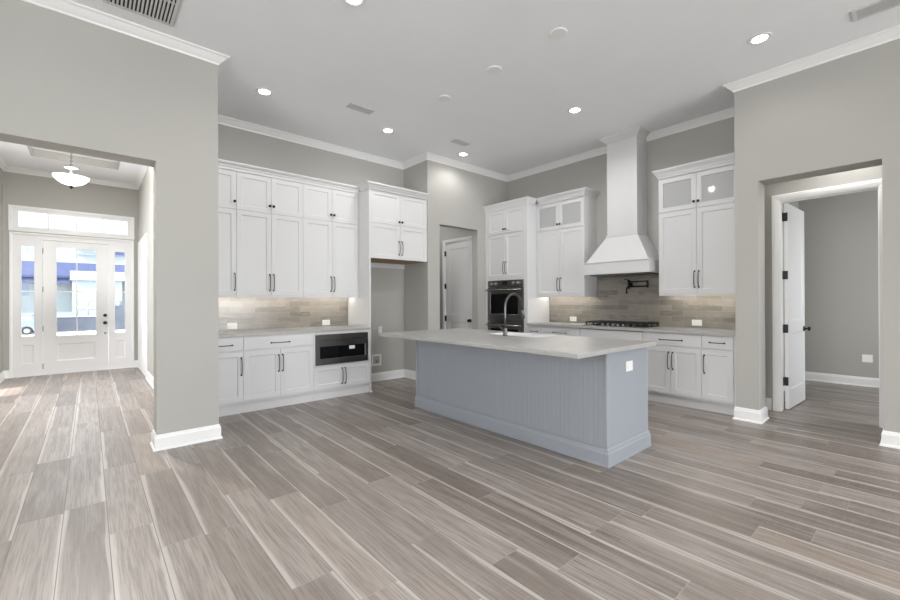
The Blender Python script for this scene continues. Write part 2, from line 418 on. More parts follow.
# vestibule and side room past the right-hand opening
XDW = 6.10
DY0, DY1 = .29, 1.12
wv = MB()
wv.box(XDW, XDW + .12, DY1, 1.27, 0, 3.1); wv.box(XDW, XDW + .12, DY0, DY1, 2.475, 3.1); wv.box(XDW, XDW + .12, -1.6, DY0, 0, 3.1)
wv.box(XRB, XDW, -1.0, -.9, 0, 3.1)
wall('wall_vestibule', wv, 'greige wall holding the open white door frame')
wo_ = MB(); wo_.box(8.8, 8.92, -1.6, 1.47, 0, 3.1); wo_.box(XDW + .12, 8.8, 1.35, 1.47, 0, 3.1)
wo_.box(XDW + .12, 7.0, -1.6, -1.5, 0, 3.1); wo_.box(8.2, 8.8, -1.6, -1.5, 0, 3.1); wo_.box(7.0, 8.2, -1.6, -1.5, 2.2, 3.1); wo_.box(7.0, 8.2, -1.6, -1.5, 0, .8)
wall('wall_room', wo_, 'greige walls of the empty room past the open door')
struct(MB().box(XRB, XDW + .11, -1.6, 1.30, 3.1, 3.2).box(XDW + .11, 8.92, -1.6, 1.47, 3.1, 3.2).build('ceiling_room', M_CEIL), 'white ceiling past the right-hand opening', 'ceiling')

# crown moulding and baseboards
CR = [(0, 3.590), (.010, 3.590), (.014, 3.606), (.030, 3.618), (.052, 3.640), (.066, 3.656), (.076, 3.658), (.085, 3.664), (.085, CZ - .001), (0, CZ - .001)]
HY0, HY1, HX = 2.612, 3.052, 5.73
t1 = MB().sweep(CR, [(XBL, YL), (XE, YL), (XE, YB), (XA, YB), (XA, YP), (XH, YP), (XH, HY1)])
struct(t1.build('trim_1', M_TRIM), 'white crown moulding from the foyer wall round to the range hood', 'crown moulding')
t2 = MB().sweep(CR, [(XH, HY0), (XH, YR), (XR, YR), (XR, YBK), (XBL, YBK), (XBL, YL)])
struct(t2.build('trim_2', M_TRIM), 'white crown moulding from the range hood along the right-hand wall', 'crown moulding')
t3 = MB().sweep(CR, [(XFL, YLB), (XFL, YD), (XFR, YD), (XFR, YLB)])
struct(t3.build('trim_3', M_TRIM), 'white crown moulding under the foyer ceiling', 'crown moulding')
BBP = [(0, 0), (.028, 0), (.027, .010), (.022, .018), (.016, .021), (.016, .105), (.012, .112), (.010, .128), (.005, .136), (0, .137)]
def base(side, paths, label):
    m = MB()
    for p in paths: m.sweep(BBP, p)
    struct(m.build('baseboard_' + side, M_TRIM), label, 'baseboard')
base('left', [[(XFR, YLB), (XJ, YLB), (XJ, YL), (XE, YL), (XE, 5.24)][::1], [(XBL, YL), (-.81, YL)]], 'white baseboard around the foyer wall end')
base('back', [[(3.092, YB), (XA, YB), (XA, YP), (4.361, YP), (4.361, 5.40)]], 'white baseboard in the refrigerator alcove')
base('pantry', [[(5.245, 5.40), (5.245, YP), (5.40, YP)]], 'white baseboard beside the oven tower')
base('right', [[(5.47, YR), (XR, YR), (XR, OY1), (XRB, OY1), (XRB, 1.27), (XDW, 1.27), (XDW, DY1 + .075)], [(XDW, DY0 - .075), (XDW, -.9), (XRB, -.9), (XRB, OY0), (XR, OY0), (XR, YBK)]], 'white baseboard along the right-hand wall and its opening')
base('room', [[(XDW + .12, 1.35), (8.8, 1.35), (8.8, -1.5)]], 'white baseboard in the empty room past the open door')
base('foyer', [[(XFL, 9.75), (XFL, YD), (-1.045, YD)], [(.67, YD), (XFR, YD), (XFR, 10.36)], [(XFR, 8.8), (XFR, YLB)]], 'white baseboard in the foyer')

# ------------------------------------------------------------------ doors
def casing(mb, x0, x1, z1, y, wd=.07, t=.02):
    """three sided trim around an opening x0..x1, top z1, standing proud of y (towards -y)"""
    prof = [(0, 0), (t * .55, 0), (t * .8, wd * .25), (t, wd * .55), (t, wd * .92), (t * .7, wd), (0, wd)]
    rings = []
    for (x, z, ox, oz) in ((x0, 0, -1, 0), (x0, z1, -1, 1), (x1, z1, 1, 1), (x1, 0, 1, 0)):
        rings.append([(x + ox * o, y - p, z + oz * o) for p, o in prof])
    return mb.loft(rings)
def knob_set(mb, x, y, z, s=1):
    """round door knob on a rose, standing out along s*y"""
    mb.cyl((x, y, z), (x, y + s * .012, z), .032, 20)
    mb.cyl((x, y + s * .01, z), (x, y + s * .04, z), .011, 12)
    rings = []
    for r, d in ((.012, .036), (.022, .041), (.028, .05), (.028, .058), (.02, .067), (.004, .07)):
        rings.append([(x + r * math.cos(q), y + s * d, z + r * math.sin(q)) for q in (2 * PI * k / 18 for k in range(18))])
    mb.loft(rings); return mb
def panel_leaf(x0, x1, z0, z1, t=.035):
    s = .105
    ps = [(x0 + s, x1 - s, z0 + .22, z0 + .90), (x0 + s, x1 - s, z0 + 1.04, z1 - .12)]
    return MB().slab(x0, x1, z0, z1, 0, t, panels=ps, slope=.022, rec=.008, both=True)

# front door (door_1): frame with two sidelights, leaf, glass
d1 = thing('door_1', 'white front door with glass panes between two sidelights', 'front door', (0, YD, 0), 0, kind='structure')
fr = MB()
fr.slab(-1.018, -.655, 0, 2.522, .015, .075, panels=[(-.90, -.745, .22, .56)], holes=[(-.903, -.741, .715, 2.318)], slope=.02)
fr.slab(.305, .652, 0, 2.522, .015, .075, panels=[(.385, .545, .22, .56)], holes=[(.386, .540, .715, 2.318)], slope=.02)
fr.box(-.655, .305, .01, .11, 2.445, 2.522); fr.box(-.655, -.635, .01, .11, 0, 2.445); fr.box(.285, .305, .01, .11, 0, 2.445)
fr.box(-1.018, .652, .0, .14, 0, .018)
fr.build('frame', M_DOORP, d1, .003)
c = casing(MB(), DX0 + .012, DX1 - .012, 2.515, 0, .04); c.build('casing', M_TRIM, d1)
lf = MB().slab(-.632, .282, .022, 2.442, .03, .075, panels=[(-.445, .095, .235, .555)], holes=[(-.449, .102, .70, 2.325)], slope=.025, rec=.01)
leaf = lf.build('door_leaf', M_DOORP, d1, .002)
g = MB(); g.box(-.182, -.164, .038, .062, .70, 2.325); g.box(-.449, .102, .0385, .0615, 1.505, 1.523)
g.build('glazing_bar', M_TRIM, leaf)
g = MB()
for (a, b) in ((-.903, -.741), (.386, .540)): g.box(a, b, .038, .058, 1.505, 1.523)
g.build('glazing_bar', M_TRIM, d1)
Bx(-.449, .102, .048, .052, .70, 2.325).build('glass_pane', M_PANE, leaf)
Bx(-.903, -.741, .046, .050, .715, 2.318).build('glass_pane', M_PANE, d1); Bx(.386, .540, .046, .050, .715, 2.318).build('glass_pane', M_PANE, d1)
k = MB(); k.cyl((.235, .03, 1.06), (.235, .012, 1.06), .03, 20); k.box(.228, .242, .0, .014, 1.04, 1.08)
k.build('deadbolt', M_KNOBBLK, leaf, label='black deadbolt')
knob_set(MB(), .235, .03, .915, -1).build('knob', M_KNOBBLK, leaf, label='black round knob')
k = MB(); k.cyl((.235, .03, .715), (.235, .02, .715), .016, 16); k.build('lock_plate', M_NICKEL, leaf)
for z in (.16, .84, 1.55, 2.25):
    h = MB(); h.cyl((-.634, .022, z - .05), (-.634, .022, z + .05), .009, 10); h.box(-.645, -.625, .026, .031, z - .05, z + .05)
    h.build('hinge', M_NICKEL, d1)

# transom (window_1)
w1 = thing('window_1', 'white four pane transom window above the front door', 'window', (0, YD, 0), 0, kind='structure')
xs = [-.945, -.558, -.177, .206, .590]
MB().slab(-1.018, .652, 2.606, 2.984, .01, .09, holes=[(xs[i] + .008, xs[i + 1] - .008, 2.662, 2.93) for i in range(4)]).build('frame', M_DOORP, w1, .003)
for i in range(4): Bx(xs[i] + .008, xs[i + 1] - .008, .045, .049, 2.662, 2.93).build('glass_pane', M_PANE, w1)
MB().slab(-1.055, .69, 2.572, 3.022, -.018, 0, holes=[(-1.012, .647, 2.612, 2.978)]).build('casing', M_TRIM, w1, .004)

# pantry hall door (door_2): closed, seen through the tall opening
d2 = thing('door_2', 'closed white two panel door in the pantry hall', 'door', (XPD, 6.22, 0), RZ, kind='structure')
pl = panel_leaf(.004, .756, .012, 2.438); leaf = pl.build('door_leaf', M_DOORP, d2, .002)
leaf.location = (0, .015, 0)
c = MB(); c.box(-.02, .0, .0, .12, 0, 2.46); c.box(.76, .78, 0, .12, 0, 2.46); c.box(0, .76, 0, .12, 2.442, 2.46); c.build('jamb', M_TRIM, d2)
c = casing(MB(), -.005, .765, 2.447, 0, .055); c.build('casing', M_TRIM, d2)
knob_set(MB(), .70, 0, .945, -1).build('knob', M_KNOBBLK, leaf, label='black round knob')
for z in (.18, .965, 1.60, 2.24):
    h = MB(); h.cyl((.0, -.005, z - .05), (.0, -.005, z + .05), .008, 10); h.box(-.012, .022, -.003, .013, z - .05, z + .05); h.build('hinge', M_KNOBBLK, d2)

# open room door (door_3)
d3 = thing('door_3', 'open white two panel door with black hinges and knob', 'door', (XDW, DY1 - .012, 0), RZ, kind='structure')
ow = DY1 - DY0 - .024
c = MB(); c.box(-.012, .006, .0, .12, 0, 2.475); c.box(ow - .006, ow + .012, 0, .12, 0, 2.475); c.box(.006, ow - .006, 0, .12, 2.457, 2.475)
c.build('jamb', M_TRIM, d3)
c = casing(MB(), -.002, ow + .002, 2.465, 0, .072); c.build('casing', M_TRIM, d3)
casing(MB(), -.002, ow + .002, 2.465, -.12, .072).build('casing', M_TRIM, d3).rotation_euler = (0, 0, 0)
c = [o for o in d3.children if o.name.startswith('casing')][-1]
c.scale = (1, -1, 1); 
LW = ow - .02
leaf = panel_leaf(0, LW, .012, 2.45).build('door_leaf', M_DOORP, d3, .002)
leaf.location = (.052, .128, 0); leaf.rotation_euler = (0, 0, math.radians(87.5))
knob_set(MB(), LW - .06, 0, .935, -1).build('knob', M_KNOBBLK, leaf, label='black round knob')
knob_set(MB(), LW - .06, .035, .935, 1).build('knob', M_KNOBBLK, leaf, label='black round knob')
for z in (.34, .965, 1.60, 2.29):
    h = MB(); h.cyl((.012, .128, z - .05), (.012, .128, z + .05), .009, 10); h.box(.006, .012, .088, .128, z - .05, z + .05); h.box(.012, .05, .122, .128, z - .05, z + .05)
    h.build('hinge', M_KNOBBLK, d3)

# white cased doorway on the right-hand side of the foyer
d4 = thing('door_4', 'white closed door in the foyer beside the front door', 'door', (XFR, 10.26, 0), RZ, kind='structure')
casing(MB(), 0, 1.36, 2.42, 0, .085, .02).build('casing', M_TRIM, d4)
MB().slab(.0, .68, .005, 2.42, -.012, 0, panels=[(.1, .58, .24, .92), (.1, .58, 1.05, 2.30)], slope=.02, rec=.007).build('door_leaf', M_DOORP, d4)
MB().slab(.682, 1.36, .005, 2.42, -.012, 0, panels=[(.78, 1.26, .24, .92), (.78, 1.26, 1.05, 2.30)], slope=.02, rec=.007).build('door_leaf', M_DOORP, d4)

# ------------------------------------------------------------------ cabinet kit (local: x to the right, y into the wall, z up; doors stand at y -.02..0)
def pull_v(parent, x, z0, z1, y=-.02):
    h = z1 - z0
    pts = [(x, y, z0), (x, y - .016, z0 + .002), (x, y - .028, z0 + h * .10), (x, y - .034, z0 + h * .3), (x, y - .036, z0 + h * .5), (x, y - .034, z0 + h * .7), (x, y - .028, z1 - h * .10), (x, y - .016, z1 - .002), (x, y, z1)]
    m = MB().tube(pts, .0048, 8); m.cyl((x, y, z0), (x, y - .006, z0), .010, 10); m.cyl((x, y, z1), (x, y - .006, z1), .010, 10)
    return m.build('handle', M_BLACK, parent, smooth=True, label='black arched bar handle')
def pull_h(parent, x0, x1, z, y=-.02):
    h = x1 - x0
    pts = [(x0, y, z), (x0 + .002, y - .016, z), (x0 + h * .10, y - .028, z), (x0 + h * .3, y - .034, z), (x0 + h * .5, y - .036, z), (x0 + h * .7, y - .034, z), (x1 - h * .10, y - .028, z), (x1 - .002, y - .016, z), (x1, y, z)]
    m = MB().tube(pts, .0048, 8); m.cyl((x0, y, z), (x0, y - .006, z), .010, 10); m.cyl((x1, y, z), (x1, y - .006, z), .010, 10)
    return m.build('handle', M_BLACK, parent, smooth=True, label='black arched bar handle')
def cab_knob(parent, x, z, y=-.02):
    rings = []
    for r, d in ((.007, 0), (.006, .012), (.012, .016), (.0165, .021), (.0165, .027), (.012, .031), (.002, .032)):
        rings.append([(x + r * math.cos(q), y - d, z + r * math.sin(q)) for q in (2 * PI * k / 14 for k in range(14))])
    return MB().loft(rings).build('knob', M_BLACK, parent, smooth=True, label='small black round knob')
G = .0018
def door(parent, x0, x1, z0, z1, pull=None, knob=None, glass=False, mat=None):
    st = .058
    x0 += G; x1 -= G; z0 += G; z1 -= G
    q = (x0 + st, x1 - st, z0 + st, z1 - st)
    o = MB().slab(x0, x1, z0, z1, -.02, 0, panels=() if glass else [q], holes=[q] if glass else (), slope=.004, rec=.009).build('door', mat or M_CAB, parent, .0015)
    if glass: Bx(q[0] + .0005, q[1] - .0005, -.011, -.007, q[2] + .0005, q[3] - .0005).build('glass_pane', M_CABGLASS, o)
    if pull: pull_v(o, *pull)
    if knob: cab_knob(o, *knob)
    return o
def drawer(parent, x0, x1, z0, z1, pull=None, panel=False):
    x0 += G; x1 -= G; z0 += G; z1 -= G
    o = MB().slab(x0, x1, z0, z1, -.02, 0).build('drawer', M_CAB, parent, .0025)
    if pull: pull_h(o, *pull)
    return o
def carcass(parent, wd, dp, z0, z1, toe=None, name='body'):
    m = MB()
    if toe: m.prism([(.0005, z0), (dp, z0), (dp, 0), (toe[0], 0), (toe[0], z0)][::-1], 'x', 0, wd); m.box(0, wd, .0005, dp, z0, z1)
    else: m.box(0, wd, .0005, dp, z0, z1)
    return m.build(name, M_CAB, parent)
def open_carcass(parent, wd, dp, z0, z1, cells, toe=None):
    """box with front cavities: cells (x0,x1,z0,z1) open to the front, .02 back"""
    m = MB().slab(0, wd, z0, z1, .0005, dp - .02, holes=cells); m.box(0, wd, dp - .0199, dp, z0, z1)
    if toe: m.box(0, wd, toe[0], dp, 0, z0 - .0005)
    return m.build('body', M_CAB, parent)
def crown_cab(name, path, z0, label, proj=.055, h=.115, parent=None):
    pr = [(0, z0), (.008, z0), (.010, z0 + .028), (.018, z0 + .036), (.024, z0 + .055), (proj - .012, z0 + h - .03), (proj - .006, z0 + h - .018), (proj, z0 + h - .016), (proj, z0 + h), (0, z0 + h)]
    o = MB().sweep(pr, path).build(name if parent is None else 'crown', M_CAB)
    if parent is None: return tag(o, label, 'cabinet moulding')
    o.parent = parent; o.matrix_parent_inverse = (Matrix.Translation(parent.location) @ parent.rotation_euler.to_matrix().to_4x4()).inverted()
    return o

# ------------------------------------------------------------------ left run
ZC0, ZC = .905, .94            # counter underside and top
FY = 5.26                      # face of base boxes (doors stand proud by .02)
DB, DT, WB, WT = .148, .728, .745, .893
GLB = 'white base cabinets under the left counter'
c = thing('base_cabinet', 'narrow white base cabinet with one drawer beside the foyer wall end', 'cabinet', (XE + .003, FY, 0), 0, GLB)
W = 1.362 - XE - .003
carcass(c, W - .001, YB - FY - .002, .12, ZC0 - .001, (.03,))
drawer(c, 0, W, WB, WT, (.5 * W - .09, .5 * W + .09, .81)); door(c, 0, W, DB, DT, pull=(W - .024, .455, .655))
c = thing('base_cabinet', 'white two door base cabinet with a wide drawer left of the microwave drawer', 'cabinet', (1.362, FY, 0), 0, GLB)
W = 2.209 - 1.362
carcass(c, W - .001, YB - FY - .002, .12, ZC0 - .001, (.03,))
drawer(c, 0, W, WB, WT, (.5 * W - .11, .5 * W + .11, .81)); door(c, 0, W / 2, DB, DT, pull=(W / 2 - .024, .455, .655)); door(c, W / 2, W, DB, DT, pull=(W / 2 + .024, .455, .655))
c = thing('base_cabinet', 'white base cabinet with two short doors under the microwave drawer', 'cabinet', (2.209, FY, 0), 0, GLB)
W = 3.046 - 2.209
open_carcass(c, W - .001, YB - FY - .002, .12, ZC0 - .001, [(.03, W - .035, .475, .865)], (.03,))
fm = MB().slab(G, W - G, .452, WT, -.02, 0, holes=[(.022, W - .036, .466, .874)]); fm.build('face_frame', M_CAB, c, .0015)
door(c, 0, W / 2, DB, .45, pull=(W / 2 - .024, .19, .40)); door(c, W / 2, W, DB, .45, pull=(W / 2 + .024, .19, .40))

mw = thing('microwave', 'stainless steel microwave drawer with black glass in the left run', 'microwave', (2.235, FY, 0), 0)
MW = 3.003 - 2.235
Bx(.012, MW - .012, 0, .40, .482, .858).build('body', M_DSTEEL, mw)
MB().slab(0, MW, .469, .790, -.034, -.001, panels=[(.052, MW - .045, .548, .712)], slope=.003, rec=.004).build('drawer_front', M_MWSTEEL, mw, .002)
MB().slab(0, MW, .793, .871, -.034, -.001).build('control_panel', M_MWSTEEL, mw, .003)
Bx(.056, MW - .049, -.0315, -.0295, .552, .708).build('window', M_GLASSBLK, mw, label='black glass window')
Bx(.475, .56, -.0327, -.0317, .655, .70).build('sticker', M_LABEL, mw, label='white paper sticker')

tag(MB().box(XE + .001, 3.046, 5.235, YB - .001, ZC0, ZC).build('countertop', M_QUARTZ, None, .004), 'pale quartz countertop on the left run beside the foyer wall end', 'countertop')
tag(MB().box(XE + .001, 3.046, YB - .011, YB - .001, ZC + .0005, 1.388).build('backsplash', M_TILEX), 'taupe brick tile backsplash above the left counter', 'backsplash')

# uppers: face plane
UY = 5.585
UZ0, USP, UZ1, UTOP = 1.39, 2.452, 2.918, 2.93
GLU = 'white stacked wall cabinets above the left counter'
def upper(label, x0, x1, n, single_knob_right=True):
    c = thing('wall_cabinet', label, 'cabinet', (x0, UY, 0), 0, GLU); W = x1 - x0
    carcass(c, W - .001, YB - UY - .002, UZ0, UTOP)
    if n == 1:
        door(c, 0, W, UZ0, USP, pull=(W - .024, 1.455, 1.66)); door(c, 0, W, USP, UZ1, knob=(W - .024, 2.545))
    else:
        for a, b, px in ((0, W / 2, W / 2 - .024), (W / 2, W, W / 2 + .024)):
            door(c, a, b, UZ0, USP, pull=(px, 1.455, 1.66)); door(c, a, b, USP, UZ1, knob=(px, 2.545))
    Bx(.002, W - .002, -.018, .002, UZ0 - .024, UZ0 - .001).build('light_rail', M_CAB, c)
    Bx(.03, W - .03, .20, .215, UZ0 - .009, UZ0 - .0005).build('light_strip', M_STRIP, c, label='glowing under cabinet light strip')
    return c
upper('narrow white stacked wall cabinet partly hidden by the foyer wall end', XE + .003, 1.371, 1)
upper('white four door stacked wall cabinet in the middle of the left run', 1.371, 2.201, 2)
upper('white four door stacked wall cabinet beside the tall refrigerator panel', 2.201, 3.046, 2)
crown_cab('cabinet_crown', [(XE + .002, UY - .02), (3.046, UY - .02)], 2.922, 'white crown moulding on top of the left wall cabinets', .05, .095)

# refrigerator surround
PX0, PX1, FFY = 3.048, 3.074, 5.29
p = thing('refrigerator_surround', 'tall white end panel between the left cabinets and the refrigerator alcove', 'cabinet side', (PX0, 5.262, 0))
Bx(0, PX1 - PX0, 0, YB - 5.262 - .001, 0, 2.94).build('panel', M_CAB, p, .002)
Bx(PX0 - PX0 - .0, PX1 - PX0 + .012, -.012, .0, 0, .02).build('shoe_moulding', M_TRIM, p)
c = thing('refrigerator_cabinet', 'white four door cabinet above the empty refrigerator alcove', 'cabinet', (PX1 + .001, FFY, 0))
W = XA - PX1 - .003
carcass(c, W, YB - FFY - .002, 1.95, 2.94)
Bx(.0, W, .0, YB - FFY - .003, 1.942, 1.9495).build('underside', M_PLY, c, label='raw brown plywood underside')
Bx(.0, W, YB - FFY - .022, YB - FFY - .002, 1.865, 1.9415).build('mounting_rail', M_CAB, c)
for a, b, px in ((0, W / 2, W / 2 - .026), (W / 2, W, W / 2 + .026)):
    door(c, a, b, 1.942, 2.462, pull=(px, 2.015, 2.22)); door(c, a, b, 2.462, 2.938, knob=(px, 2.515))
crown_cab('cabinet_crown', [(PX0 - .0, UY - .08), (PX0 - .0, 5.262), (PX1, 5.262), (XA - .002, 5.262)], 2.942, None, .05, .092, c)

# ------------------------------------------------------------------ right run (local frame turned: RZ, x = YP - y)
def RL(y): return YP - y                 # local x of a world y
FX = 5.46                                # face of the base boxes
def rthing(name, label, cat, y, group=None, fx=FX): return thing(name, label, cat, (fx, y, 0), RZ, group)
# oven tower
TY1_, TY0_ = YP - .004, 4.293
c = rthing('oven_cabinet', 'tall white cabinet housing the double wall oven', 'cabinet', TY1_)
W = TY1_ - TY0_; OVL, OVR = TY1_ - 5.178, TY1_ - 4.372
D = XH - FX - .002
open_carcass(c, W, D, .12, UTOP, [(OVL + .01, OVR - .01, .36, 1.665)], (.04,))
MB().slab(0, W, .36, 1.70, -.02, 0, holes=[(OVL - .002, OVR + .002, .365, 1.668)]).build('face_frame', M_CAB, c, .0015)
MB().slab(0, OVL - .024, 1.7005, 2.9, -.02, 0).build('filler_strip', M_CAB, c, .0015)
a0, a1 = OVL - .022, OVR + .010; am = (a0 + a1) / 2
for a, b, px in ((a0, am, am - .024), (am, a1, am + .024)):
    door(c, a, b, 1.705, 2.472, pull=(px, 1.785, 1.985)); door(c, a, b, 2.478, 2.895, knob=(px, 2.555))
MB().slab(a1 + .0005, W, 1.7005, 2.9, -.02, 0).build('filler_strip', M_CAB, c, .0015)
drawer(c, a0, a1, .15, .355, (am - .11, am + .11, .255))
crown_cab('cabinet_crown', [(FX - .02, YP - .002), (FX - .02, TY0_), (5.64, TY0_)], 2.90, None, .05, .115, c)

ov = rthing('wall_oven', 'dark stainless double wall oven built into the tall cabinet', 'oven', 5.178)
OW = 5.178 - 4.372
Bx(.014, OW - .014, 0, .54, .372, 1.655).build('body', M_DSTEEL, ov)
MB().slab(0, OW, 1.552, 1.666, -.036, -.001).build('control_panel', M_DSTEEL, ov, .003)
Bx(.5 * OW - .055, .5 * OW + .055, -.0372, -.0362, 1.575, 1.645).build('display', M_DISPLAY, ov, label='black display')
for x in (.10, .20, OW - .20, OW - .10):
    rings = [[(x + r * math.cos(q), -.0365 - d, 1.61 + r * math.sin(q)) for q in (2 * PI * k / 20 for k in range(20))] for r, d in ((.028, 0), (.028, .006), (.022, .008), (.021, .03), (.017, .034), (.002, .035))]
    MB().loft(rings).build('knob', M_KNOB, ov, smooth=False, label='steel control knob')
def oven_door(z0, z1, wz0, wz1, hz):
    d = MB().slab(0, OW, z0, z1, -.042, -.001, panels=[(.07, OW - .105, wz0, wz1)], slope=.003, rec=.004).build('oven_door', M_DSTEEL, ov, .003)
    Bx(.074, OW - .109, -.0395, -.0375, wz0 + .004, wz1 - .004).build('window', M_GLASSBLK, d, label='black glass window')
    h = MB().tube([(.006, -.092, hz), (OW - .006, -.092, hz)], .012, 14)
    for x in (.08, OW - .08): h.cyl((x, -.042, hz), (x, -.088, hz), .009, 10)
    h.build('handle', M_STEEL, d, smooth=True, label='steel bar handle')
oven_door(.952, 1.546, 1.075, 1.435, 1.50)
oven_door(.375, .938, .50, .83, .89)

# base cabinets
GRB = 'white base cabinets under the right-hand counter'
c = rthing('base_cabinet', 'narrow white base cabinet with one drawer beside the oven tower', 'cabinet', 4.291, GRB)
W = 4.291 - 4.037; carcass(c, W - .001, D, .12, ZC0 - .001, (.04,)); drawer(c, 0, W, WB, WT, (.5 * W - .07, .5 * W + .07, .815)); door(c, 0, W, DB, DT, pull=(W - .024, .455, .66))
c = rthing('base_cabinet', 'white base cabinet with drawers left of the cooktop cabinet', 'cabinet', 4.037, GRB)
W = 4.037 - 3.33; carcass(c, W - .001, D, .12, ZC0 - .001, (.04,))
for a, b in ((WB, WT), (.45, .742), (DB, .447)): drawer(c, 0, W, a, b, (.5 * W - .12, .5 * W + .12, (a + b) / 2 - .003))
c = rthing('base_cabinet', 'white base cabinet under the cooktop with a plain top panel', 'cabinet', 3.33, GRB)
W = 3.33 - 2.418; carcass(c, W - .001, D, .12, .865, (.04,)); drawer(c, 0, W, WB, WT); door(c, 0, W / 2, DB, DT, pull=(W / 2 - .024, .455, .66)); door(c, W / 2, W, DB, DT, pull=(W / 2 + .024, .455, .66))
c = rthing('base_cabinet', 'white two door base cabinet with a drawer right of the cooktop', 'cabinet', 2.418, GRB)
W = 2.418 - 1.728; carcass(c, W - .001, D, .12, ZC0 - .001, (.04,)); drawer(c, 0, W, WB, WT, (.5 * W - .13, .5 * W + .13, .815)); door(c, 0, W / 2, DB, DT, pull=(W / 2 - .024, .455, .66)); door(c, W / 2, W, DB, DT, pull=(W / 2 + .024, .455, .66))
c = rthing('base_cabinet', 'narrow white one door base cabinet beside the right-hand wall pier', 'cabinet', 1.728, GRB)
W = 1.728 - 1.41; carcass(c, 1.728 - YR - .003, D, .12, ZC0 - .001, (.04,)); drawer(c, 0, W, WB, WT, (.5 * W - .075, .5 * W + .075, .815)); door(c, 0, W, DB, DT, pull=(.028, .455, .66))

# counter with a cut-out for the cooktop
KY0, KY1, KX0, KX1 = 2.43, 3.31, 5.50, 5.97
m = MB()
m.box(5.41, XH - .001, YR + .002, KY0, ZC0, ZC); m.box(5.41, XH - .001, KY1, TY0_ - .001, ZC0, ZC)
m.box(5.41, KX0, KY0, KY1, ZC0, ZC); m.box(KX1, XH - .001, KY0, KY1, ZC0, ZC)
tag(m.build('countertop', M_QUARTZ, None), 'pale quartz countertop along the right-hand run around the cooktop', 'countertop')
m = MB(); m.box(XH - .011, XH - .001, YR + .002, TY0_ - .001, ZC + .0005, 1.385); m.box(XH - .011, XH - .001, 2.312, 3.395, 1.385, 1.682)
tag(m.build('backsplash', M_TILEY), 'taupe brick tile backsplash behind the cooktop and right-hand counter', 'backsplash')

# uppers with glass doors on top
UX = 5.703
UD = XH - UX - .002
GRU = 'white wall cabinets with glass top doors beside the range hood'
def upper_r(label, y1, y0, dy0=None):
    c = rthing('wall_cabinet', label, 'cabinet', y1, GRU, UX); W = y1 - y0; E = W if dy0 is None else y1 - dy0; mid = E / 2
    m = MB().slab(0, W, 2.45, UTOP, .0005, UD - .02, holes=[(.018, E - .018, 2.47, 2.90)]); m.box(0, W, UD - .0199, UD, 2.45, UTOP); m.box(0, W, .0005, UD, UZ0, 2.4495)
    m.build('body', M_CAB, c)
    for a, b, px in ((0, mid, mid - .024), (mid, E, mid + .024)):
        door(c, a, b, UZ0, 2.448, pull=(px, 1.47, 1.67)); door(c, a, b, 2.456, 2.893, knob=(px, 2.535), glass=True)
    Bx(.002, W - .002, -.018, .002, UZ0 - .024, UZ0 - .001).build('light_rail', M_CAB, c)
    Bx(.03, W - .03, .20, .215, UZ0 - .009, UZ0 - .0005).build('light_strip', M_STRIP, c, label='glowing under cabinet light strip')
    Bx(W - .018, W - .002, .0025, UD - .002, UZ0 - .024, UZ0 - .001).build('light_rail', M_CAB, c)
    return c
ul = upper_r('white wall cabinet with two glass top doors between oven tower and range hood', 4.289, 3.40)
ur = upper_r('white wall cabinet with two glass top doors right of the range hood', 2.307, YR + .003, 1.40)
crown_cab('cabinet_crown', [(UX - .02, 4.289 - .052), (UX - .02, 3.40), (XH - .002, 3.40)], 2.90, None, .065, .115, ul)
crown_cab('cabinet_crown', [(XH - .002, 2.307), (UX - .02, 2.307), (UX - .02, YR + .003)], 2.90, None, .06, .115, ur)

# range hood
hd = thing('range_hood', 'tall white tapered range hood with chimney up to the ceiling', 'range hood', (0, 0, 0))
AX, AY0, AY1 = 5.53, 2.366, 3.312
XW = XH - .002
Bx(HX, XW, HY0, HY1, 2.245, CZ - .002).build('chimney', M_CAB, hd, .002)
def rect(x0, y0, y1, z): return [(x0, y0, z), (XW, y0, z), (XW, y1, z), (x0, y1, z)]
MB().loft([rect(AX + .02, AY0 + .02, AY1 - .02, 1.862), rect(HX, HY0, HY1, 2.2445)]).build('canopy', M_CAB, hd)
ap = MB().loft([rect(AX, AY0, AY1, 1.683), rect(AX, AY0, AY1, 1.842), rect(AX - .012, AY0 - .012, AY1 + .012, 1.848), rect(AX - .012, AY0 - .012, AY1 + .012, 1.8615)])
ap.build('apron', M_CAB, hd, .002)
MB().sweep([(0, 2.225), (.012, 2.225), (.014, 2.240), (.008, 2.252), (0, 2.256)], [(XW, HY1 + .001), (HX - .001, HY1 + .001), (HX - .001, HY0 - .001), (XW, HY0 - .001)]).build('neck_moulding', M_CAB, hd)
MB().sweep(CR, [(XW - .09, HY1), (HX, HY1), (HX, HY0), (XW - .09, HY0)]).build('crown', M_CAB, hd)
Bx(AX + .06, XW - .05, AY0 + .06, AY1 - .06, 1.668, 1.6825).build('filter_panel', M_DSTEEL, hd, label='steel filter panel under the hood')

